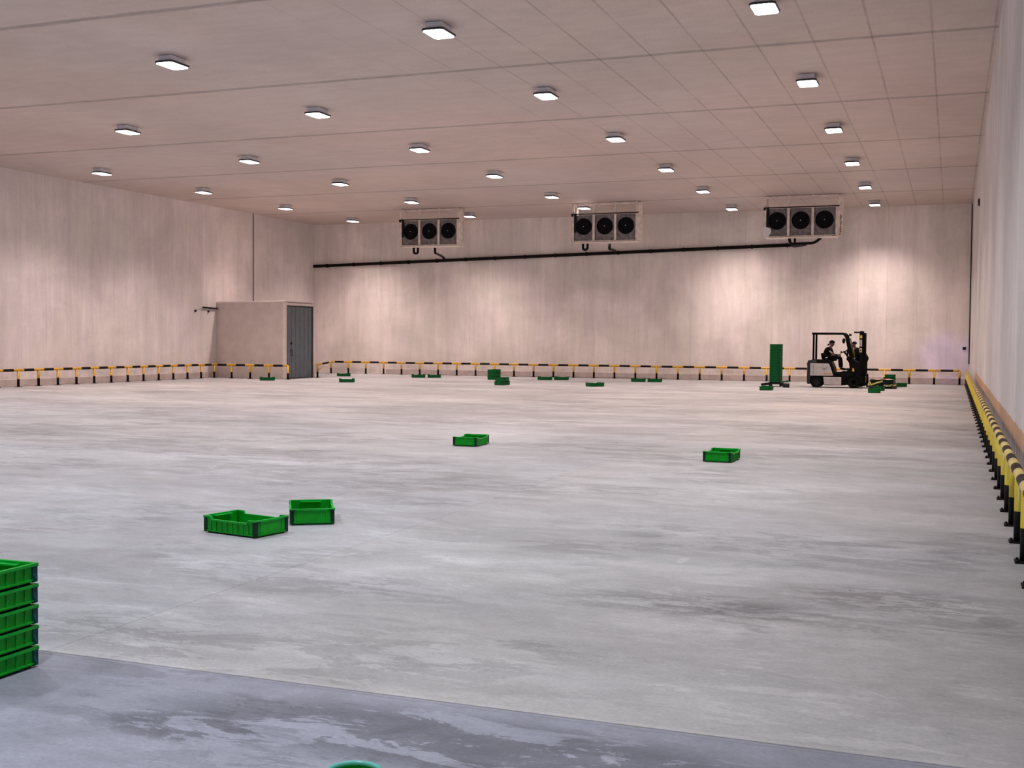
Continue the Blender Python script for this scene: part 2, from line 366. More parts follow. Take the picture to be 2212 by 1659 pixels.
# ------------------------------------------------------------------ ceiling lamps (each carries its own beam)
def make_lamp():
    r = empty('ceiling_lamp')
    MB().box(-.16, .16, -.25, .25, -.135, 0.0).build('lamp_housing', M['lamp_body'], r, .02)
    def oct(hx, hy, c): return [(-hx + c, -hy), (hx - c, -hy), (hx, -hy + c), (hx, hy - c), (hx - c, hy), (-hx + c, hy), (-hx, hy - c), (-hx, -hy + c)]
    MB().prism(oct(.218, .325, .055), -.165, -.125, 'z').build('lamp_rim', M['lamp_rim'], r, .006)
    MB().prism(oct(.198, .305, .05), -.180, -.160, 'z').build('lamp_lens', M['lens'], r, .004)
    return r
proto_lamp = make_lamp(); index_kids(proto_lamp)
LR = [[(-3.04, 19.83), (-3.02, 25.81), (-3.02, 31.72), (-3.02, 37.75), (-3.04, 43.7), (-3.04, 49.3)],
      [(-8.84, 19.48), (-8.77, 25.24), (-8.81, 31.26), (-8.81, 37.3), (-8.77, 43.1), (-8.77, 49.14)],
      [(-15.0, 19.93), (-14.87, 25.52), (-14.75, 31.18), (-14.68, 36.96), (-14.66, 42.98), (-14.58, 46.97)],
      [(-21.0, 19.9), (-21.0, 25.96), (-20.81, 31.5), (-20.7, 37.11), (-20.62, 42.84), (-20.49, 48.58)],
      [(-27.1, 19.9), (-27.1, 26.0), (-27.14, 32.21), (-26.89, 37.6), (-26.82, 43.34), (-26.57, 48.85)]]
ROWN = ['the rightmost row', 'the second row from right', 'the middle row', 'the second row from left', 'the leftmost row']
COLN = ['sixth from back wall', 'fifth from back wall', 'fourth from back wall', 'third from back wall', 'second from back wall', 'closest to back wall']
SPECIAL = {(2, 5): 'lit square ceiling lamp seen within the frame of the middle cooler, last of its row',
           (3, 5): 'lit square ceiling lamp at the right edge of the left cooler',
           (3, 4): 'lit square ceiling lamp just above the left end of the left cooler',
           (1, 5): 'lit square ceiling lamp left of the right cooler, close to the back wall',
           (0, 5): 'lit square ceiling lamp right of the right cooler, close to the back wall'}
def lamp_curve(ld):
    """light distribution of the fitting: strongest straight down, fading towards the cut-off angle"""
    ld.use_nodes = True; t = ld.node_tree; em = [n for n in t.nodes if n.type == 'EMISSION'][0]
    tc = t.nodes.new('ShaderNodeTexCoord'); sp = t.nodes.new('ShaderNodeSeparateXYZ'); t.links.new(tc.outputs['Normal'], sp.inputs[0])
    a = t.nodes.new('ShaderNodeMath'); a.operation = 'ABSOLUTE'; t.links.new(sp.outputs[2], a.inputs[0])
    m = t.nodes.new('ShaderNodeMapRange'); t.links.new(a.outputs[0], m.inputs['Value']); m.inputs['From Min'].default_value = .47; m.inputs['From Max'].default_value = 1.0
    p = t.nodes.new('ShaderNodeMath'); p.operation = 'POWER'; t.links.new(m.outputs[0], p.inputs[0]); p.inputs[1].default_value = 2.3
    t.links.new(p.outputs[0], em.inputs['Strength'])
first_lamp = True
def place_lamp(x, y, label, group):
    global first_lamp
    o = proto_lamp if first_lamp else copy_tree(proto_lamp)
    first_lamp = False
    o.location = (x, y, H); tag(o, label, 'lamp', group)
    ld = bpy.data.lights.new('lamp_beam', 'SPOT'); ld.energy = LAMP_W; ld.spot_size = math.radians(122); ld.spot_blend = .12; ld.shadow_soft_size = .16; lamp_curve(ld)
    ld.color = lamp_tint(y)
    l = bpy.data.objects.new('lamp_beam', ld); COL.objects.link(l); l.parent = o; l.location = (0, 0, -.30)
for i, row in enumerate(LR):
    for j, (x, y) in enumerate(row):
        if (i, j) in ((3, 0), (4, 0), (4, 1)): continue
        place_lamp(x, y, SPECIAL.get((i, j), 'square ceiling lamp, %s in %s' % (COLN[j], ROWN[i])), 'square ceiling lamps')
for x, y in [(-21.0, 19.9), (-27.1, 19.9), (-27.1, 26.0)] + [(x, y) for x in (-3.04, -8.9, -15.0, -21.0, -27.1) for y in (13.8, 7.7, 1.6, -4.5)]:
    place_lamp(x, y, 'lit square ceiling lamp of the near rows, above the foreground', 'ceiling lamps above the foreground')

# ------------------------------------------------------------------ striped guard rails
RZ, RR = .57, .046
def rail(name, pts, sp, label, near=False, flip=1, ysign=0, phase=0.0, first=True, last=True, dz=0.0):
    """pts: two ends of the run; posts every sp metres; bands alternate yellow at a post and black between"""
    a = Vector((*pts[0], 0)); b = Vector((*pts[1], 0)); L = (b - a).length; d = (b - a) / L
    r = empty(name, a, 0); tag(r, label, 'guard rail', 'yellow and black guard rails')
    ym = M['yellow_top'] if near else M['yellow']; yp = M['yellow_r'] if near else M['yellow']
    n = int(round(L / sp)); sp = L / n
    t = MB(); s = 0.0; k = 0; nseg = 16
    brk = [0.0]
    for i in range(n): brk += [i * sp + sp * .25, i * sp + sp * .75]
    brk.append(L)
    for q in range(len(brk) - 1):
        t.cyl(d * brk[q] + Vector((0, 0, RZ)), d * brk[q + 1] + Vector((0, 0, RZ)), RR, n=nseg, mi=q % 2, caps=(q in (0, len(brk) - 2)))
    t.build('top_rail', [ym, M['rail_black']], r)
    side = Vector((-d.y, d.x, 0)) * flip
    for i in range(n + 1):
        if (i == 0 and not first) or (i == n and not last): continue
        p = MB(); c = d * (i * sp)
        p.cyl(c + Vector((0, 0, .01)), c + Vector((0, 0, .27)), RR * .95, n=14, mi=1)
        p.cyl(c + Vector((0, 0, .27)), c + Vector((0, 0, RZ)), RR * .95, n=14, mi=0)
        po = p.build('post', [yp, M['rail_black']], r)
        if True:
            q = MB(); mm = Matrix.Translation(c) @ Matrix.Rotation(math.atan2(d.y, d.x), 4, 'Z')
            q.box(-.08, .08, -.08, .08, 0, .014, M=mm)
            if near:
                for sx in (-.058, .058):
                    for sy in (-.058, .058): q.cyl((sx, sy, .014), (sx, sy, .028), .010, n=6, M=mm)
            q.build('base_plate', M['rail_black'], po)
    return r
rail('guard_rail', ((.565, 5.89), (.565, 50.95)), .979, 'yellow and black guard rail running along the right wall', near=True)
rail('guard_rail', ((.30, 50.96), (-28.93, 50.96)), .985, 'long yellow and black striped guard rail along the back wall')
rail('guard_rail', ((-29.70, 22.6), (-29.70, 42.25)), .936, 'yellow and black striped guard rail along the left wall')
rail('guard_rail', ((-29.62, 42.08), (-25.87, 41.98)), .94, 'short striped guard rail across the front of the corner booth', first=False)
rb = rail('guard_rail', ((-26.08, 44.75), (-28.80, 50.78)), 6.75, 'slanting guard rail between the grey door and the back wall', last=False)
MB().cyl((.02, -.05, .30), (.30, .05, .52), .022, n=10).build('brace', M['card'], rb)

# ------------------------------------------------------------------ plastic crates
def make_crate(name='crate', Lx=.62, Ly=.40, h=.15, far=False, stackable=False):
    """long side along local x; long sides dip in the middle, short sides are plain"""
    r = empty(name)
    g = M['crate_far'] if far else M['crate_green']; rimm = M['crate_far'] if far else M['crate_rim']; dk = M['crate_dark']
    hx, hy, t = Lx / 2, Ly / 2, .008
    b = MB()
    b.box(-hx + .01, hx - .01, -hy + .01, hy - .01, .012, .02)
    dip = .026 if not stackable else .0
    zt = h - .012
    for s in (-1, 1):
        yo, yi = (s * (hy - .006), s * (hy - .006 - t))
        prof = [(-hx + .02, .012), (hx - .02, .012), (hx - .02, zt), (hx - .085, zt), (hx - .10, zt - dip), (-hx + .10, zt - dip), (-hx + .085, zt), (-hx + .02, zt)]
        b.prism(prof, min(yo, yi), max(yo, yi), 'y')
        for k in range(8):                                  # ribs on the long sides
            x = -hx + .085 + k * (Lx - .17) / 7
            b.box(x - .003, x + .003, min(yo, yo + s * .006), max(yo, yo + s * .006), .016, zt - dip)
        b.box(-hx + .03, hx - .03, min(yo, yo + s * .008), max(yo, yo + s * .008), .018, .026)
    for s in (-1, 1):
        xo, xi = s * (hx - .006), s * (hx - .006 - t)
        b.box(min(xo, xi), max(xo, xi), -hy + .014, hy - .014, .012, zt)
        for y in (-hy + .07, hy - .07):
            b.box(min(xo, xo + s * .006), max(xo, xo + s * .006), y - .006, y + .006, .02, zt)
        b.box(min(xo, xo + s * .007), max(xo, xo + s * .007), -hy + .03, hy - .03, .022, .03)
    b.build('basket', g, r)
    m = MB()
    for s in (-1, 1):                                       # rolled rim
        y = s * (hy - .004)
        pts = [(-hx, h), (-hx + .085, h), (-hx + .10, h - dip), (hx - .10, h - dip), (hx - .085, h), (hx, h)]
        for (xa, za), (xb, zb) in zip(pts, pts[1:]):
            m.prism([(xa, za - .014), (xb, zb - .014), (xb, zb), (xa, za)], y - .010, y + .010, 'y')
        x = s * (hx - .004)
        m.box(x - .010, x + .010, -hy, hy, h - .014, h)
        m.box(x - .045 * (1 if s > 0 else 0), x + .045 * (1 if s < 0 else 0), -.10, .10, h - .020, h - .012) # handle lip inside
    m.build('rim', rimm, r)
    f = MB(); f.box(-hx + .025, hx - .025, -hy + .025, hy - .025, 0, .012)
    for sx in (-1, 1): f.box(sx * (hx - .12) - .01, sx * (hx - .12) + .01, -hy + .012, hy - .012, .0, .014)
    f.build('base', dk, r)
    cm = M['crate_teal'] if stackable else dk
    if not far:
        for sx in (-1, 1):
            for sy in (-1, 1):
                c = MB()
                c.prism([(sx * hx, sy * (hy - .035)), (sx * hx, sy * hy), (sx * (hx - .035), sy * hy), (sx * (hx - .035), sy * (hy - .006)), (sx * (hx - .006), sy * (hy - .006)), (sx * (hx - .006), sy * (hy - .035))], .010, h - .006, 'z')
                x0, x1 = sorted((sx * (hx - .004), sx * (hx + .012)))
                c.box(x0, x1, *sorted((sy * (hy - .05), sy * (hy - .004))), h - .020, h - .010)
                if stackable:
                    c.prism([(sy * (hy), .012), (sy * (hy + .014), .018), (sy * (hy + .012), .032), (sy * hy, .055)], *sorted((sx * (hx - .02), sx * (hx - .03))), 'x')
                c.build('corner_post', cm, r)
    return r
pc_near = make_crate(); index_kids(pc_near)
pc_stack = make_crate(Lx=.60, Ly=.40, h=.107, stackable=True); index_kids(pc_stack)
pc_far = make_crate(Lx=.60, Ly=.40, h=.145, far=True); index_kids(pc_far)
pc_tall = make_crate(Lx=.60, Ly=.42, h=.106, far=True); index_kids(pc_tall)
used = set()
def crate(proto, x, y, z, rz, label, group, rx=0.0):
    o = proto if proto.name not in used else copy_tree(proto)
    used.add(proto.name)
    o.location = (x, y, z); o.rotation_euler = (rx, 0, rz); tag(o, label, 'crate', group); return o
R = math.radians
crate(pc_near, -5.765, 8.665, 0, R(-11.5), 'bright green crate in left foreground, ribbed long side towards the camera', 'green crates lying on the floor')
crate(pc_near, -5.60, 9.50, 0, R(122), 'bright green crate behind the ribbed one, plain short side to the front', 'green crates lying on the floor')
crate(pc_near, -7.27, 17.36, 0, R(93), 'lone green crate in the middle of the floor, left of centre line', 'green crates lying on the floor')
crate(pc_near, -3.06, 16.60, 0, R(88), 'lone green crate on the right half of the floor, midway back', 'green crates lying on the floor')
ORD = ['bottom', 'second from the bottom', 'middle', 'second from the top', 'topmost']
for k in range(5):
    crate(pc_stack, -4.585, 4.40, k * .108, R(90), 'green crate with teal corners, %s in the stack at the left edge' % ORD[k], 'crates stacked at the left edge')
FG = 'small green crates scattered before the back wall'
for x, y, z, a, lb in [
    (-26.08, 40.75, 0, 30, 'green crate in front of the corner booth, under its guard rail'),
    (-26.05, 47.05, 0, 35, 'farther of the two green crates right of the grey door'),
    (-22.35, 40.62, 0, 32, 'nearer of the two green crates right of the grey door'),
    (-22.32, 47.15, 0, 30, 'left one of two neighbouring green crates below the left cooler'),
    (-21.70, 47.50, 0, 24, 'right one of two neighbouring green crates below the left cooler'),
    (-16.40, 47.35, 0, 12, 'left one of the two crates in line below the middle cooler'),
    (-15.76, 47.70, 0, 8, 'right one of the two crates in line below the middle cooler'),
    (-12.45, 41.65, 0, 48, 'green crate set cornerwise on its own, right of the middle cooler'),
    (-12.25, 47.30, 0, 12, 'left one of the two crates in line farther right along the rail'),
    (-11.58, 47.45, 0, 12, 'right one of the two crates in line farther right along the rail'),
    (-6.12, 41.62, 0, 88, 'low green crate standing in front of the tall crate stack'),
    (-6.45, 47.70, 0, 10, 'green crate partly behind the tall stack, on its right'),
    (-2.45, 41.25, 0, 92, 'low green crate in front of the forklift load'),
    (-2.42, 43.1, 0, 90, 'green crate between the forklift load and the low crate before it'),
    (-1.92, 47.35, 0, 60, 'green crate right of the squat stack behind the forklift load')]:
    crate(pc_far, x, y, z, R(a), lb, FG)
for k in range(3):
    crate(pc_far, -18.50, 46.70, k * .146, R(90), 'green crate, %s in the three-high stack under the back rail' % ['bottom', 'middle', 'top'][k], 'three-high crate stack under the back rail')
for k in range(2):
    crate(pc_far, -15.95 + .0 * k, 41.1, k * .146, R(86 + 8 * k), 'green crate, %s of the pair stacked in front of the three-high stack' % ['lower', 'upper'][k], 'pair of stacked crates near the back wall')
for k in range(3):
    crate(pc_far, -2.27, 48.15, k * .150, R(92), 'green crate, %s in the squat stack behind the forklift load' % ['bottom', 'middle', 'top'][k], 'squat crate stack beside the forklift')
# tall stack on a low trolley
ON = ['bottom', 'second from the bottom', 'third from the bottom', 'fourth from the bottom', 'fifth from the bottom', 'sixth from the bottom', 'seventh, at mid height',
      'seventh from the top', 'sixth from the top', 'fifth from the top', 'fourth from the top', 'third from the top', 'second from the top', 'topmost']
TX, TY = -6.31, 45.3
for k in range(14):
    crate(pc_tall, TX, TY, .165 + k * .1035, R(90), 'green crate, %s in the tall stack beside the forklift' % ON[k], 'crates of the tall stack')
tr = empty('trolley', (TX, TY, 0)); tag(tr, 'low black trolley carrying the tall stack of green crates', 'trolley')
MB().box(-.24, .24, -.32, .32, .13, .165).box(-.24, .24, -.32, -.28, .09, .14).box(-.24, .24, .28, .32, .09, .14).build('deck', M['black_metal'], tr, .006)
for sx in (-1, 1):
    for sy in (-1, 1):
        MB().cyl((sx * .20 - .025, sy * .24, .055), (sx * .20 + .025, sy * .24, .055), .055, n=16).box(sx * .2 - .035, sx * .2 + .035, sy * .24 - .02, sy * .24 + .02, .07, .13).build('wheel', M['tyre'], tr)
MB().prism([(-.52, .02), (-.24, .06), (-.24, .15), (-.40, .13), (-.54, .10)], -.20, .06, 'y').build('drawbar', M['black_metal'], tr)
MB().cyl((-.26, -.24, .20), (-.31, -.24, .30), .018).ball((-.31, -.24, .34), .04, .8, .8, 1.3).build('pedal', [M['black_metal']], tr)
MB().box(-.30, -.25, -.28, -.2, .19, .25).build('latch', M['blue'], tr)
bg = empty('roll_of_film', (-5.80, 44.3, 0)); tag(bg, 'small dark roll with pale top lying by the foot of the tall crate stack', 'roll')
MB().cyl((-.11, 0, .09), (.12, .05, .09), .09, n=18).build('roll_body', M['fl_dark'], bg)
MB().prism([(-.10, .165), (.11, .155), (.10, .185), (-.05, .19)], -.04, .06, 'y').build('wrapper', M['white_plastic'], bg)
# green tub cut by the bottom edge of the picture
tb = empty('tub', (-1.83, 3.375, 0), R(20)); tag(tb, 'small round green tub with a pale teal rim at the bottom edge', 'tub')
MB().lathe([(.0, .004), (.062, .004), (.068, .01), (.088, .26), (.084, .26), (.064, .016), (.0, .012)], 40).build('tub_body', M['crate_green'], tb)
MB().lathe([(.082, .255), (.098, .252), (.102, .262), (.096, .270), (.084, .272), (.080, .262), (.082, .255)], 40).build('tub_rim', simple('teal_rim', (.10, .42, .36), .3), tb)

# ------------------------------------------------------------------ ceiling-hung coolers
def make_cooler():
    r = empty('air_cooler')
    w, z0, z1, dp = 1.36, -1.60, 0.0, .62
    f = MB()
    for x in (-w, w): f.box(x - .045, x + .045, 0, .06, z0, z1).box(x - .035, x + .035, dp - .05, dp, z0, z1)
    f.box(-w - .045, w + .045, -.02, .06, z1 - .11, z1 - .03)            # top bar
    f.box(-w - .045, w + .045, -.03, .07, z0 - .03, z0 + .03)            # bottom bar
    for x in (-.46, .46): f.box(x - .05, x + .05, -.01, .05, z0, z1)
    for x in (-w, w): f.box(x - .03, x + .03, .06, dp, z1 - .10, z1 - .04).box(x - .03, x + .03, .06, dp, z0 - .03, z0 + .02)
    f.build('frame', M['galv'], r, .008)
    MB().box(w + .045, w + .23, -.005, .015, z0 - .02, z1 - .05).box(w + .225, w + .235, -.005, .20, z0 - .02, z1 - .05).build('end_plate', M['galv'], r)
    for x in (-.9, 0.0, .9):
        wd = .39
        p = MB(); p.box(x - wd, x + wd, .06, .10, z0 + .04, -.50)
        fp = p.build('fan_panel', M['panel_grey'], r)
        q = MB(); T = Matrix.Translation((x, .06, -.98)) @ Matrix.Rotation(PI / 2, 4, 'X')
        q.lathe([(.345, -.03), (.345, .02), (.325, .035), (.312, .02), (.312, -.03)], 36, M=T)
        q.cyl((x, .045, -.98), (x, .075, -.98), .315, n=36)
        for k in range(8):                                                 # blades
            a = k * PI / 4; T2 = T @ Matrix.Rotation(a, 4, 'Z')
            q.add([(.05, -.04, .02), (.30, -.09, .03), (.31, .07, .005), (.05, .04, .012)], [(0, 1, 2, 3)], 0, False, T2)
        for rr in (.10, .17, .24, .30):
            q.tube([tuple(T @ Vector((rr * math.cos(2 * PI * j / 28), rr * math.sin(2 * PI * j / 28), .045))) for j in range(28)], .004, 5, closed=True)
        q.build('fan', M['fan_black'], fp)
        MB().cyl((x, .01, -.98), (x, -.005, -.98), .016, n=12).build('hub_cap', M['white_plastic'], fp)
    c = MB(); c.box(-w + .04, w - .04, .12, dp - .04, z0 + .02, -.52)
    for k in range(30):
        x = -w + .08 + k * (2 * w - .16) / 29; c.box(x - .006, x + .006, .11, dp - .02, z0 + .03, -.53)
    c.build('coil_block', M['panel_grey'], r)
    MB().prism([(-.03, z0 - .03), (dp, z0 - .045), (dp, z0 - .02), (-.03, z0 + .0)], -w, w, 'x').build('drip_tray', M['galv'], r)
    sp = MB(); sp.box(w + .05, w + .075, .0, dp, z0, -.50); sp.build('side_panel', M['galv'], r, .006)
    s2 = MB(); s2.box(-w - .075, -w - .05, .0, dp, z0, -.50); s2.build('side_panel', M['galv'], r, .006)
    MB().cyl((-w - .06, -.05, -.47), (w + .10, -.05, -.47), .022, n=10).box(-w - .05, -w + .02, -.07, 0, -.56, -.45).build('conduit', M['black_metal'], r)
    MB().box(-w + .06, -w + .16, -.03, -.005, -1.22, -.44).build('cable_duct', M['black_metal'], r)
    return r
pk = make_cooler()
index_kids(pk)
CO = [(-5.615, 'fan cooler hung from the ceiling at the right, lettering on its right post'), (-13.53, 'middle one of the three fan coolers on the ceiling, a lamp within its frame'), (-21.49, 'leftmost of the three fan coolers on the ceiling')]
for i, (x, lb) in enumerate(CO):
    o = pk if i == 0 else copy_tree(pk)
    o.location = (x, 46.4, H); tag(o, lb, 'cooler', 'ceiling-hung fan coolers')
MB().prism([(-1.42, -1.62), (-1.42, -1.20), (-1.34, -1.20), (-1.14, -1.28), (-1.10, -1.40), (-1.22, -1.62)], -.075, -.04, 'y').build('corner_cover', M['white_plastic'], pk)

text('Güntner', .24, M['fl_black'], pk, Matrix.Translation((1.50, -.009, -1.18)) @ Matrix.Rotation(PI / 2, 4, 'X') @ Matrix.Rotation(PI / 2, 4, 'Z') @ Matrix.Diagonal((1, .55, 1, 1)), 'lettering')

# ------------------------------------------------------------------ drain pipes
def bend(pts, k=6):
    """round the corners of a path"""
    P = [Vector(p) for p in pts]; out = [P[0]]
    for i in range(1, len(P) - 1):
        a, b, c = P[i - 1], P[i], P[i + 1]
        r = min(.16, (b - a).length * .48, (c - b).length * .48)
        s = b + (a - b).normalized() * r; e = b + (c - b).normalized() * r
        for j in range(k + 1):
            t = j / k; out.append(s * (1 - t) ** 2 + b * 2 * t * (1 - t) + e * t * t)
    out.append(P[-1]); return out
PA, PB = Vector((-30.1, 51.28, 5.345)), Vector((-6.0, 51.28, 5.90))
def on_pipe(x): t = (x - PA.x) / (PB.x - PA.x); return PA + (PB - PA) * t
dp = empty('drain_pipe', PA); tag(dp, 'long black drain pipe sloping along the back wall under the coolers', 'pipe')
mb = MB(); mb.tube([(0, 0, 0), PB - PA], .075, 16); mb.build('main_pipe', M['black_pipe'], dp)
cl = MB()
for k in range(16):
    p = PA + (PB - PA) * ((k + .5) / 16) - PA; cl.box(p.x - .02, p.x + .02, -.09, .12, p.z - .09, p.z + .09)
cl.build('pipe_clips', M['black_pipe'], dp)
for x, lb, x2, xt in ((-21.60, 'left', -23.15, -22.40), (-13.56, 'middle', -14.64, -14.53)):
    top = Vector((x, 47.3, 5.78))
    mid = Vector((x2 + .25, 51.0, 5.92 if x > -20 else 5.80)); end = on_pipe(x2 + .28)
    q = empty('branch_pipe', top); tag(q, 'S-bent black branch pipe from the %s cooler down to the long pipe' % lb, 'pipe', 'cooler drain branches')
    MB().tube([Vector(v) - top for v in bend([top, top - Vector((0, 0, .22)), Vector((mid.x, mid.y, mid.z - .12)), end])], .055, 12).build('pipe_run', M['black_pipe'], q)
    u = empty('trap_pipe', (xt, 47.0, 5.80)); tag(u, 'black U-shaped pipe trap under the %s cooler' % lb, 'pipe', 'U-shaped traps under the coolers')
    MB().tube(bend([(-.1, 0, 0), (-.1, 0, -.27), (.1, 0, -.27), (.1, 0, 0)], 8), .05, 12).build('trap_bend', M['black_pipe'], u)
q = empty('branch_pipe', (-6.1, 46.9, 5.80)); tag(q, 'black pipe loop with bracket joining the right cooler to the long pipe', 'pipe', 'cooler drain branches')
MB().tube(bend([(0, 0, 0), (.05, 0, -.24), (.95, .2, -.20), (1.2, .2, 0)]), .055, 12).tube(bend([(0.05, 0, -.24), (-.1, 2.2, -.15), (.12, 4.38, .08)]), .055, 12).build('pipe_run', M['black_pipe'], q)
MB().cyl((.22, 0, -.22), (.22, 0, 0.0), .045).build('riser', M['black_pipe'], q)

# ------------------------------------------------------------------ small wall fittings
s = empty('wall_socket', (.463, 51.4, 1.49)); tag(s, 'small dark switch box in a pale frame at the right end of the back wall', 'switch')
MB().box(-.085, .085, -.02, 0, -.085, .085).build('frame', M['white_plastic'], s, .006)
MB().box(-.06, .06, -.05, -.015, -.06, .06).build('switch_body', M['black_metal'], s, .006)
s = empty('wall_button', (.68, 37.1, 5.86)); tag(s, 'small round grey fitting high on the right wall', 'fitting')
MB().cyl((0, 0, 0), (-.06, 0, 0), .12, .10, 20).build('housing', M['lamp_rim'], s); MB().cyl((-.06, 0, 0), (-.075, 0, 0), .06, .05, 16).build('cap', M['white_plastic'], s)
t = text('1', .42, M['fl_black'], None, Matrix.Rotation(-PI / 2, 4, 'Z') @ Matrix.Rotation(PI / 2, 4, 'X') @ Matrix.Diagonal((3.0, 1, 1, 1)), 'bay_number')
t.location = (.678, 43.9, 1.62); tag(t, 'black figure 1 painted on the right wall near the corner', 'number')
s = empty('wall_bracket', (-30.12, 42.0, 2.97)); tag(s, 'black horizontal bar on the left wall reaching the corner booth', 'bar')
MB().cyl((.05, 0, .05), (.05, 1.05, 0.02), .035, n=12).build('bar', M['black_metal'], s)
MB().tube([(.05, 0, .05), (.04, -.25, -.03), (.02, -.5, -.10)], .007, 6).build('cable', M['black_metal'], s)
MB().ball((.02, -.50, -.11), .05).build('stop_ball', M['black_metal'], s)
MB().ball((.02, .43, -.12), .045).build('stop_ball', M['black_metal'], s)

# ------------------------------------------------------------------ people
def skin_obj(name, mat, parent, verts, edges, sub=2, root=0):
    me = bpy.data.meshes.new(name); me.from_pydata([v[:3] for v in verts], edges, []); me.materials.append(mat)
    o = bpy.data.objects.new(name, me); COL.objects.link(o); o.parent = parent
    o.modifiers.new('skin', 'SKIN')
    for i, v in enumerate(verts):
        r = v[3]; sv = me.skin_vertices[0].data[i]; sv.radius = r if isinstance(r, tuple) else (r, r); sv.use_root = (i == root)
    o.modifiers['skin'].use_smooth_shade = True
    ss = o.modifiers.new('sub', 'SUBSURF'); ss.levels = sub; ss.render_levels = sub
    return o
def chain(V, E, start, pts):
    k = start
    for p in pts:
        V.append(p); E.append((k, len(V) - 1)); k = len(V) - 1
    return k
def hand(V, E, wrist_i, w, d, side):
    """palm and five curled fingers from wrist w, pointing d; side = thumb direction"""
    w = Vector(w); d = Vector(d).normalized(); s = Vector(side).normalized(); n = d.cross(s).normalized()
    def at(a, b, c=0): p = w + d * a + s * b + n * c; return (p.x, p.y, p.z)
    V.append((*at(.045, 0), .026)); E.append((wrist_i, len(V) - 1)); palm = len(V) - 1
    for b, L in ((.030, .070), (.010, .080), (-.010, .074), (-.030, .058)):
        chain(V, E, palm, [(*at(.085, b), .0095), (*at(.085 + L * .45, b, .012), .0085), (*at(.085 + L * .7, b, .035), .0075)])
    chain(V, E, palm, [(*at(.050, .040), .011), (*at(.078, .052, .012), .009)])
def head(V, E, neck_i, c, face):
    """adds head verts (one surface with the body): skull, jaw, nose, ears"""
    c = Vector(c); f = Vector(face).normalized(); s = Vector((-f.y, f.x, 0)).normalized(); u = Vector((0, 0, 1))
    def at(a, b, z): p = c + f * a + s * b + u * z; return (p.x, p.y, p.z)
    k = chain(V, E, neck_i, [(*at(.018, 0, -.07), (.060, .066))]); jaw = k
    k = chain(V, E, k, [(*at(.0, 0, 0.0), (.080, .094))]); mid = k
    chain(V, E, mid, [(*at(-.01, 0, .075), (.070, .080))])
    return at
def face_bits(parent, at):
    n = MB(); n.prism([(0, 0), (.03, -.01), (.0, .05)], -.012, .012, 'y'); 
    a = Vector(at(0, 0, 0)); fx = (Vector(at(1, 0, 0)) - a); sx = (Vector(at(0, 1, 0)) - a)
    T = Matrix(((fx.x, sx.x, 0, a.x), (fx.y, sx.y, 0, a.y), (0, 0, 1, a.z), (0, 0, 0, 1)))
    m = MB(); m.prism([(.080, -.030), (.118, -.026), (.090, .022)], -.013, .013, 'y', M=T)
    m.build('nose', M['skin'], parent, .005)
    for sd in (-1, 1):
        MB().ball((0, sd * .085, -.01), .028, .6, .35, 1.1, 8, M=T).build('ear', M['skin'], parent)
        MB().ball((.085, sd * .032, .012), .011, .7, 1, .8, 8, M=T).build('eye', M['white_plastic'], parent)
    MB().box(.082, .094, -.022, .022, -.056, -.048, M=T).build('mouth', M['red_paint'], parent, .002)
    return T

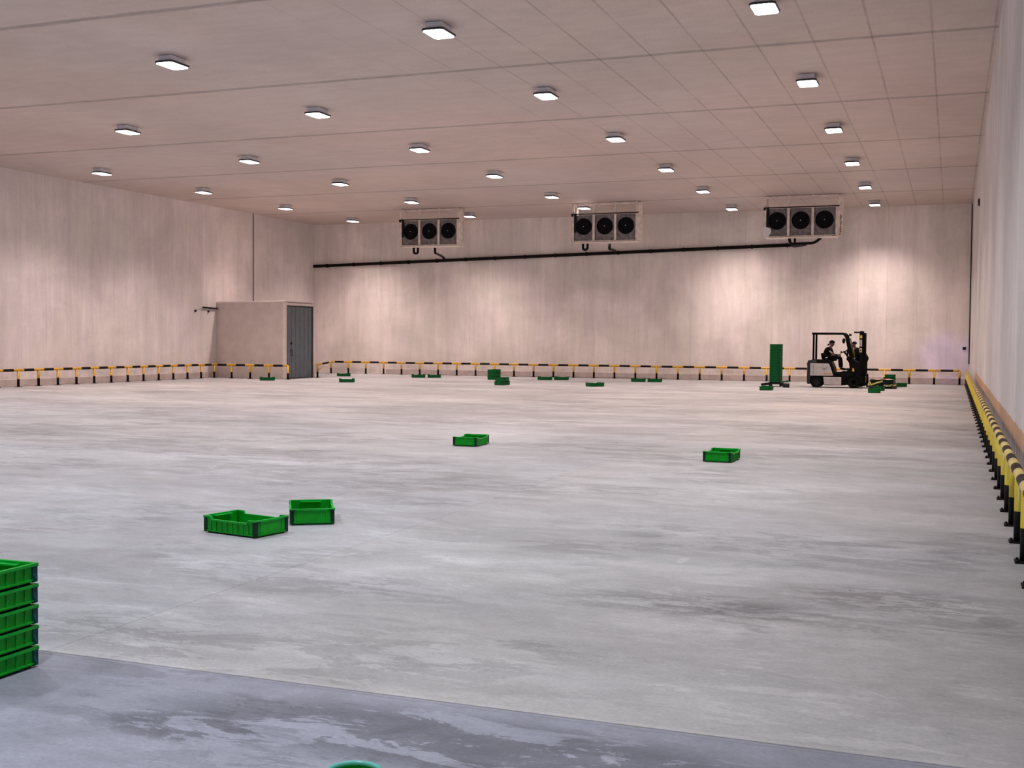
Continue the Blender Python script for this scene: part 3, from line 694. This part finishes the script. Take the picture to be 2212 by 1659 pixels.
def person(name, pelvis, chest, neck, headc, face, legs, arms, label, cap=True):
    """legs: hip,knee,ankle,toe per side; arms: shoulder,elbow,wrist,handdir,thumb per side"""
    r = empty(name, (0, 0, 0))
    V = [(*pelvis, (.13, .105))]; E = []
    pv, cv, nv = Vector(pelvis), Vector(chest), Vector(neck)
    w1 = pv.lerp(cv, .45)
    c = chain(V, E, 0, [(*w1, (.125, .10)), (*cv, (.145, .11))])
    nk = chain(V, E, c, [(*cv.lerp(nv, .75), (.07, .065)), (*nv, .052)])
    at = head(V, E, nk, headc, face)
    for hip, knee, ankle, toe in legs:
        chain(V, E, 0, [(*hip, .085), (*Vector(hip).lerp(Vector(knee), .5), .072), (*knee, .052), (*Vector(knee).lerp(Vector(ankle), .35), .050), (*ankle, .034), (*toe, .028)])
    for sh, el, wr, hd_, th in arms:
        k = chain(V, E, c, [(*sh, .052), (*Vector(sh).lerp(Vector(el), .5), .043), (*el, .036), (*Vector(el).lerp(Vector(wr), .4), .034), (*wr, .023)])
        hand(V, E, k, wr, hd_, th)
    body = skin_obj('body', M['skin'], r, V, E)
    T = face_bits(r, at)
    V = [(*pv, (.19, .175))]; E = []                         # jacket
    c = chain(V, E, 0, [(*w1, (.185, .175)), (*cv, (.205, .185))]); chain(V, E, c, [(*cv.lerp(nv, .6), (.12, .115)), (*cv.lerp(nv, .98), (.070, .070))])
    for sh, el, wr, hd_, th in arms:
        chain(V, E, c, [(*sh, .095), (*Vector(sh).lerp(Vector(el), .5), .085), (*el, .075), (*Vector(el).lerp(Vector(wr), .5), .050), (*Vector(el).lerp(Vector(wr), .94), .040)])
    skin_obj('jacket', M['cloth_black'], r, V, E)
    V = [(*pv, (.145, .12))]; E = []
    for hip, knee, ankle, toe in legs:
        chain(V, E, 0, [(*hip, .10), (*Vector(hip).lerp(Vector(knee), .5), .088), (*knee, .068), (*Vector(knee).lerp(Vector(ankle), .5), .060), (*Vector(knee).lerp(Vector(ankle), .93), .052)])
    skin_obj('trousers', M['cloth_dark'], r, V, E)
    for hip, knee, ankle, toe in legs:
        a, t = Vector(ankle), Vector(toe); V = [(a.x, a.y, a.z, .045)]; E = []
        chain(V, E, 0, [(*a.lerp(t, .5), (.046, .040)), (*t, (.040, .030))]); skin_obj('shoe', M['cloth_black'], r, V, E)
    h = MB()
    if cap:
        prof = [(.094 * math.cos(t) + .004, .100 * math.sin(t)) for t in [0, .3, .6, .9, 1.2, 1.45, PI / 2]]
        h.lathe([(rr * 1.03, z + .028) for rr, z in prof], 24, M=T @ Matrix.Diagonal((1.08, .98, 1, 1)))
        h.prism([(-.06, .028), (-.17, -.055), (-.15, -.075), (-.05, .0)], -.07, .07, 'y', M=T)     # flap over the neck
        h.build('cap', M['cloth_black'], r)
    else:
        h.lathe([(.094 * math.cos(t), .095 * math.sin(t) + .03) for t in [0, .3, .6, .9, 1.2, 1.45, PI / 2]], 24, M=T @ Matrix.Translation((-.022, 0, 0)) @ Matrix.Diagonal((1.05, 1, 1, 1)))
        h.build('hair', M['fl_black'], r)
    tag(r, label, 'person'); return r

# ------------------------------------------------------------------ forklift (local x forward, y away from the camera, z up)
FX, FY = -5.095, 44.86
fk = empty('forklift', (FX, FY, 0)); tag(fk, 'silver and black counterbalance forklift parked side-on at the back right', 'forklift')
def F(mb, name, mat, parent=None, bevel=.012): return mb.build(name, mat, parent or fk, bevel)
F(MB().prism([(0, .13), (-.015, .35), (0, .96), (.04, 1.03), (.34, 1.05), (.34, .45), (.12, .42), (.10, .13)], .02, 1.06), 'counterweight', M['fl_dark'], bevel=.03)
F(MB().prism([(.10, .43), (.10, .94), (.14, 1.05), (.78, 1.05), (.86, 1.0), (.97, .74), (1.02, .44)], .04, 1.04), 'hood', M['fl_black'])
for y0, y1 in ((.012, .045), (1.035, 1.068)):
    sp = F(MB().prism([(.11, .45), (.11, .91), (.74, .91), (.78, .905), (.80, .88), (.845, .78), (.95, .45)], y0, y1), 'side_panel', M['silver'], bevel=.008)
    if y0 < .5:
        F(MB().box(.215, .222, .006, .014, .50, .89).tube([(.62 + .10 * math.cos(a), .008, .80 + .09 * math.sin(a)) for a in [PI + i * PI / 10 for i in range(3, 11)]], .005, 6), 'panel_groove', M['fl_dark'], sp, 0)
        text('EXPO', .12, M['yellow'], sp, Matrix.Translation((.74, .008, .535)) @ Matrix.Rotation(PI / 2, 4, 'X') @ Matrix.Diagonal((.85, .75, 1, 1)), 'lettering')
F(MB().prism([(.59, .41), (1.245, .41), (1.245, .10), (.625, .12)], -.005, .03), 'step_panel', M['silver'], bevel=.008)
F(MB().prism([(.59, .41), (1.245, .41), (1.245, .10), (.625, .12)], 1.05, 1.085), 'step_panel', M['silver'], bevel=.008)
F(MB().prism([(.12, .40), (.12, .46), (1.55, .50), (2.0, .42), (2.0, .18), (1.25, .09), (.62, .09), (.56, .38)], .06, 1.02), 'chassis', M['fl_black'])
F(MB().prism([(1.02, .44), (1.02, .58), (1.40, .62), (1.53, .74), (1.50, .95), (1.40, 1.08), (1.44, 1.18), (1.56, 1.20), (1.66, 1.06), (1.80, .96), (1.88, .74), (1.96, .60), (1.98, .40)], .10, .98), 'cowl', M['fl_black'])
F(MB().prism([(1.36, .32), (1.42, .48), (1.60, .56), (1.80, .54), (1.93, .42), (1.95, .30), (1.90, .30), (1.84, .40), (1.72, .46), (1.60, .46), (1.47, .38), (1.42, .32)], .0, .16), 'fender', M['fl_black'])
def wheel(x, y, r, w, s):
    o = MB(); T = Matrix.Translation((x, y, r)) @ Matrix.Rotation(PI / 2, 4, 'X')
    o.lathe([(r * .55, -w / 2), (r * .92, -w / 2), (r, -w / 2 + .03), (r, w / 2 - .03), (r * .92, w / 2), (r * .55, w / 2)], 36, M=T)
    for k in range(18):
        a = 2 * PI * k / 18; o.box(r - .012, r + .006, -.018, .018, -w / 2 + .01, w / 2 - .01, M=T @ Matrix.Rotation(a, 4, 'Z'))
    wo = o.build('wheel', M['tyre'], fk)
    q = MB(); q.lathe([(0.0, w / 2 - .03), (r * .2, w / 2 - .03), (r * .22, w / 2 - .06), (r * .45, w / 2 - .06), (r * .57, w / 2), (r * .57, -w / 2), (0, -w / 2)], 28, M=T @ (Matrix.Identity(4) if s > 0 else Matrix.Rotation(PI, 4, 'X')))
    for k in range(6): a = k * PI / 3; q.ball((r * .33 * math.cos(a), r * .33 * math.sin(a), (w / 2 - .05)), .012, n=5, M=T if s > 0 else T @ Matrix.Rotation(PI, 4, 'X'))
    q.build('wheel_rim', M['fl_dark'], wo)
wheel(.33, .14, .215, .17, 1); wheel(.33, .94, .215, .17, -1); wheel(1.69, .13, .235, .20, 1); wheel(1.69, .95, .235, .20, -1)
og = MB()
for y in (.08, 1.0):
    og.box(.18, .25, y - .03, y + .03, 1.02, 2.04)
    og.prism([(.15, 1.99), (.15, 2.065), (1.28, 2.065), (1.36, 2.03), (1.42, 1.95), (1.60, 1.14), (1.52, 1.12), (1.35, 1.90), (1.30, 1.97), (1.24, 1.99)], y - .03, y + .03)
og.box(.15, .21, .08, 1.0, 2.0, 2.06).box(1.28, 1.34, .08, 1.0, 1.99, 2.05)
for k in range(6): og.box(.30 + k * .17, .33 + k * .17, .08, 1.0, 2.01, 2.05)
for y in (.10, .98): og.cyl((1.47, y + .05, 1.86), (1.62, y + .05, 1.12), .018, n=8)
F(og, 'overhead_guard', M['fl_black'], bevel=.008)
F(MB().ball((1.31, .02, 1.76), .10, .55, .28, 1.0, 10).cyl((1.33, .03, 1.78), (1.46, .08, 1.82), .012, n=8), 'mirror', M['fl_black'], bevel=0)
F(MB().box(1.30, 1.36, .30, .42, 1.94, 2.0).cyl((1.36, .36, 1.97), (1.40, .36, 1.96), .035), 'work_lamp', M['fl_black'], bevel=0)
st = MB(); T = Matrix.Translation((1.30, .50, 1.36)) @ Matrix.Rotation(R(-24), 4, 'Y')
st.tube([tuple(T @ Vector((.165 * math.cos(2 * PI * j / 28), .165 * math.sin(2 * PI * j / 28), 0))) for j in range(28)], .016, 8, closed=True)
for k in range(3): a = k * 2 * PI / 3; st.cyl((0, 0, -.02), (.16 * math.cos(a), .16 * math.sin(a), 0), .013, n=8, M=T)
st.cyl((0, 0, 0), (.0, 0, -.08), .035, n=12, M=T).ball((-.10, -.12, .04), .025, n=6, M=T)
stw = F(st, 'steering_wheel', M['fl_black'], bevel=0)
F(MB().cyl((1.31, .5, 1.33), (1.48, .5, 1.10), .032, n=12).box(1.38, 1.44, .52, .56, 1.18, 1.42).ball((1.41, .54, 1.43), .03, n=6), 'steering_column', M['fl_black'], stw, 0)
se = F(MB().prism([(.52, 1.04), (.55, 1.10), (.98, 1.11), (1.02, 1.05), (1.0, 1.0), (.55, 1.0)], .30, .78), 'seat', M['cloth_black'], bevel=.02)
F(MB().prism([(.50, 1.05), (.45, 1.27), (.49, 1.30), (.55, 1.27), (.60, 1.08)], .31, .77), 'backrest', M['cloth_black'], se, .02)
F(MB().box(1.26, 1.34, .30, .40, .58, .64).box(1.24, 1.33, .62, .72, .58, .63), 'pedals', M['fl_dark'], bevel=.006)
F(MB().box(-.025, .0, .10, .20, .82, .92).box(-.025, .0, .88, .98, .82, .92), 'tail_lamp', M['red_paint'], bevel=.005)
ms = MB()
for y in (.22, .82):
    ms.box(1.86, 1.98, y - .035, y + .035, .06, 2.10).box(1.96, 2.07, y - .03 + (.06 if y < .5 else -.06), y + .03 + (.06 if y < .5 else -.06), .08, 2.06)
for z in (.30, .95, 1.55, 2.04): ms.box(1.88, 1.97, .22, .82, z, z + .09)
ms.box(1.66, 2.02, .20, .30, 2.05, 2.11)
F(ms, 'mast', M['fl_black'], bevel=.006)
F(MB().cyl((1.93, .36, .12), (1.93, .36, 1.95), .045, n=14).cyl((1.93, .68, .12), (1.93, .68, 1.95), .045, n=14).box(1.89, 1.93, .46, .50, .3, 2.0).box(1.89, 1.93, .54, .58, .3, 2.0), 'lift_cylinders', M['fl_dark'], bevel=0)
cg = MB().box(2.07, 2.12, .12, .92, .10, .20).box(2.07, 2.12, .12, .92, .46, .56)
for y in (.14, .90): cg.box(2.07, 2.11, y - .02, y + .02, .1, 1.22)
for k in range(5): cg.box(2.08, 2.10, .26 + k * .13, .28 + k * .13, .5, 1.2)
cg.box(2.07, 2.11, .12, .92, 1.18, 1.23)
F(cg, 'carriage', M['fl_black'], bevel=.004)
for y in (.30, .74): F(MB().prism([(2.12, .52), (2.12, .04), (3.10, .03), (3.10, .045), (2.18, .09), (2.16, .52)], y - .055, y + .055), 'fork', M['fl_black'], bevel=.003)
# small blue lamp added to the guard for the lavender glow in the far corner
sl = F(MB().cyl((1.42, 1.03, 2.0), (1.50, 1.06, 1.98), .045, n=14), 'added_blue_lamp', M['fl_dark'], bevel=0)
_l = bpy.data.lights.new('added_blue_beam', 'SPOT'); _l.energy = 260; _l.color = (.42, .30, 1.0); _l.spot_size = R(24); _l.spot_blend = 1.0; _l.shadow_soft_size = .03
_o = bpy.data.objects.new('added_blue_beam', _l); COL.objects.link(_o); _o.location = (-3.50, 46.00, 1.97)
_o.rotation_euler = (Vector((-.25, 51.4, 1.1)) - Vector(_o.location)).to_track_quat('-Z', 'Y').to_euler()
# mast stickers
F(MB().box(1.885, 1.955, .178, .184, 1.86, 1.97), 'sticker', M['yellow_r'], bevel=0)
lb = F(MB().box(1.87, 1.95, .178, .184, 1.56, 1.80), 'sticker', M['white_plastic'], bevel=0)
text('NISSAN', .075, M['fl_black'], lb, Matrix.Translation((1.91, .176, 1.68)) @ Matrix.Rotation(PI / 2, 4, 'X') @ Matrix.Rotation(PI / 2, 4, 'Z') @ Matrix.Diagonal((.8, 1, 1, 1)))
l2 = F(MB().box(1.87, 1.95, .178, .184, 1.34, 1.49), 'sticker', M['yellow_top'], bevel=0)
F(MB().prism([(1.89, 1.37), (1.93, 1.37), (1.93, 1.42), (1.91, 1.46), (1.89, 1.43)], .174, .18), 'sticker_mark', M['fl_black'], l2, 0)
F(MB().prism([(1.62, .63), (1.70, .62), (1.69, .72), (1.64, .76)], .09, .10), 'sticker', M['yellow_r'], bevel=0)

drv = person('person', (.72, .54, 1.17), (.72, .54, 1.38), (.78, .54, 1.53), (.84, .54, 1.655), (1, -.15, 0),
    [((.80, .45, 1.15), (1.14, .40, 1.13), (1.16, .40, .74), (1.30, .40, .70)), ((.80, .63, 1.15), (1.16, .66, 1.12), (1.20, .66, .72), (1.34, .66, .685))],
    [((.68, .33, 1.41), (.56, .24, 1.17), (.83, .32, 1.22), (.9, .25, .2), (0, 0, 1)), ((.76, .73, 1.42), (.86, .80, 1.20), (1.06, .66, 1.23), (.8, -.3, -.1), (0, 0, 1))],
    'person in black cap and jacket seated at the forklift controls, facing right')
drv.location = (FX, FY, 0)
sc = MB(); sc.prism([(.60, 1.47), (.66, 1.50), (.90, 1.31), (.86, 1.27)], -.012, .012, 'y', M=Matrix.Translation((0, .33, 0)))
sc.build('scarf', M['scarf'], drv, .006)
p2 = person('person', (-3.30, 46.55, .96), (-3.40, 46.50, 1.36), (-3.48, 46.47, 1.50), (-3.54, 46.45, 1.62), (-1, -.45, 0),
    [((-3.30, 46.45, .92), (-3.33, 46.40, .50), (-3.30, 46.42, .085), (-3.46, 46.38, .035)), ((-3.26, 46.65, .92), (-3.24, 46.72, .50), (-3.20, 46.75, .085), (-3.36, 46.72, .035))],
    [((-3.24, 46.34, 1.36), (-3.03, 46.34, 1.12), (-3.10, 46.36, .86), (-.2, 0, -1), (-1, 0, 0)), ((-3.40, 46.72, 1.36), (-3.50, 46.78, 1.08), (-3.62, 46.60, .98), (-1, -.3, 0), (0, 0, 1))],
    'person in black jacket with yellow lanyard standing behind the forklift mast', cap=False)
MB().prism([(-3.62, 1.48), (-3.52, 1.50), (-3.49, 1.14), (-3.54, 1.12)], 46.22, 46.245, 'y').build('lanyard', M['lanyard'], p2, .003)
MB().box(-3.56, -3.47, 46.205, 46.218, .98, 1.13).build('badge', M['white_plastic'], p2, .003)

# ------------------------------------------------------------------ load in front of the forks
PX, PY = FX + 2.70, FY + .50
pa = empty('pallet', (PX, PY, 0)); tag(pa, 'low dark pallet on the floor ahead of the forks', 'pallet')
pm = MB()
for y in (-.45, 0, .45): pm.box(-.48, .50, y - .05, y + .05, 0, .022)
for y in (-.45, 0, .45):
    for x in (-.42, 0, .42): pm.box(x - .06, x + .06, y - .05, y + .05, .02, .095)
for k in range(6): pm.box(-.48 + k * .165, -.36 + k * .165, -.5, .5, .095, .117)
pm.build('pallet_frame', M['fl_dark'], pa, .004)
bd = empty('wrapped_bundle', (PX, PY, .118)); tag(bd, 'bundle of dark plastic sheets tied with pale yellow tape on the pallet', 'bundle')
w = MB()
for k in range(6):
    o_ = random.uniform(-.02, .02); w.box(-.44 + o_, .40 + o_, -.42 + o_, .42 - o_, k * .034, k * .034 + .030)
w.build('sheets', M['sheet_dark'], bd, .006)
tp = MB()
def strip(p, q, wd, y): 
    p, q = Vector((p[0], p[1])), Vector((q[0], q[1])); n_ = Vector((-(q - p).y, (q - p).x)).normalized() * wd
    tp.prism([tuple(p - n_), tuple(q - n_), tuple(q + n_), tuple(p + n_)], y - .012, y, 'y')
strip((-.50, -.02), (-.20, .10), .026, -.45); strip((-.20, .10), (.02, .17), .028, -.45); strip((-.50, .0), (-.44, .16), .022, -.46); strip((-.44, .16), (-.38, .0), .02, -.46)
strip((.06, .02), (.24, .0), .018, -.45); strip((.24, .0), (.36, .05), .018, -.455); strip((.38, .0), (.50, .04), .022, -.46)
tp.build('tape', M['tape'], bd)
cs = empty('cardboard_sheet', (PX, PY, .322)); tag(cs, 'creased brown cardboard sheet lying on top of the dark bundle', 'cardboard')
vs = []; fs = []
for i in range(9):
    for j in range(5):
        vs.append((-.46 + i * .105, -.44 + j * .2, .022 + .012 * math.sin(i * 1.7 + j)))
fs = [(i * 5 + j, (i + 1) * 5 + j, (i + 1) * 5 + j + 1, i * 5 + j + 1) for i in range(8) for j in range(4)]
o = MB().add(vs, fs).build('sheet', M['card'], cs); sm = o.modifiers.new('thick', 'SOLIDIFY'); sm.thickness = .008
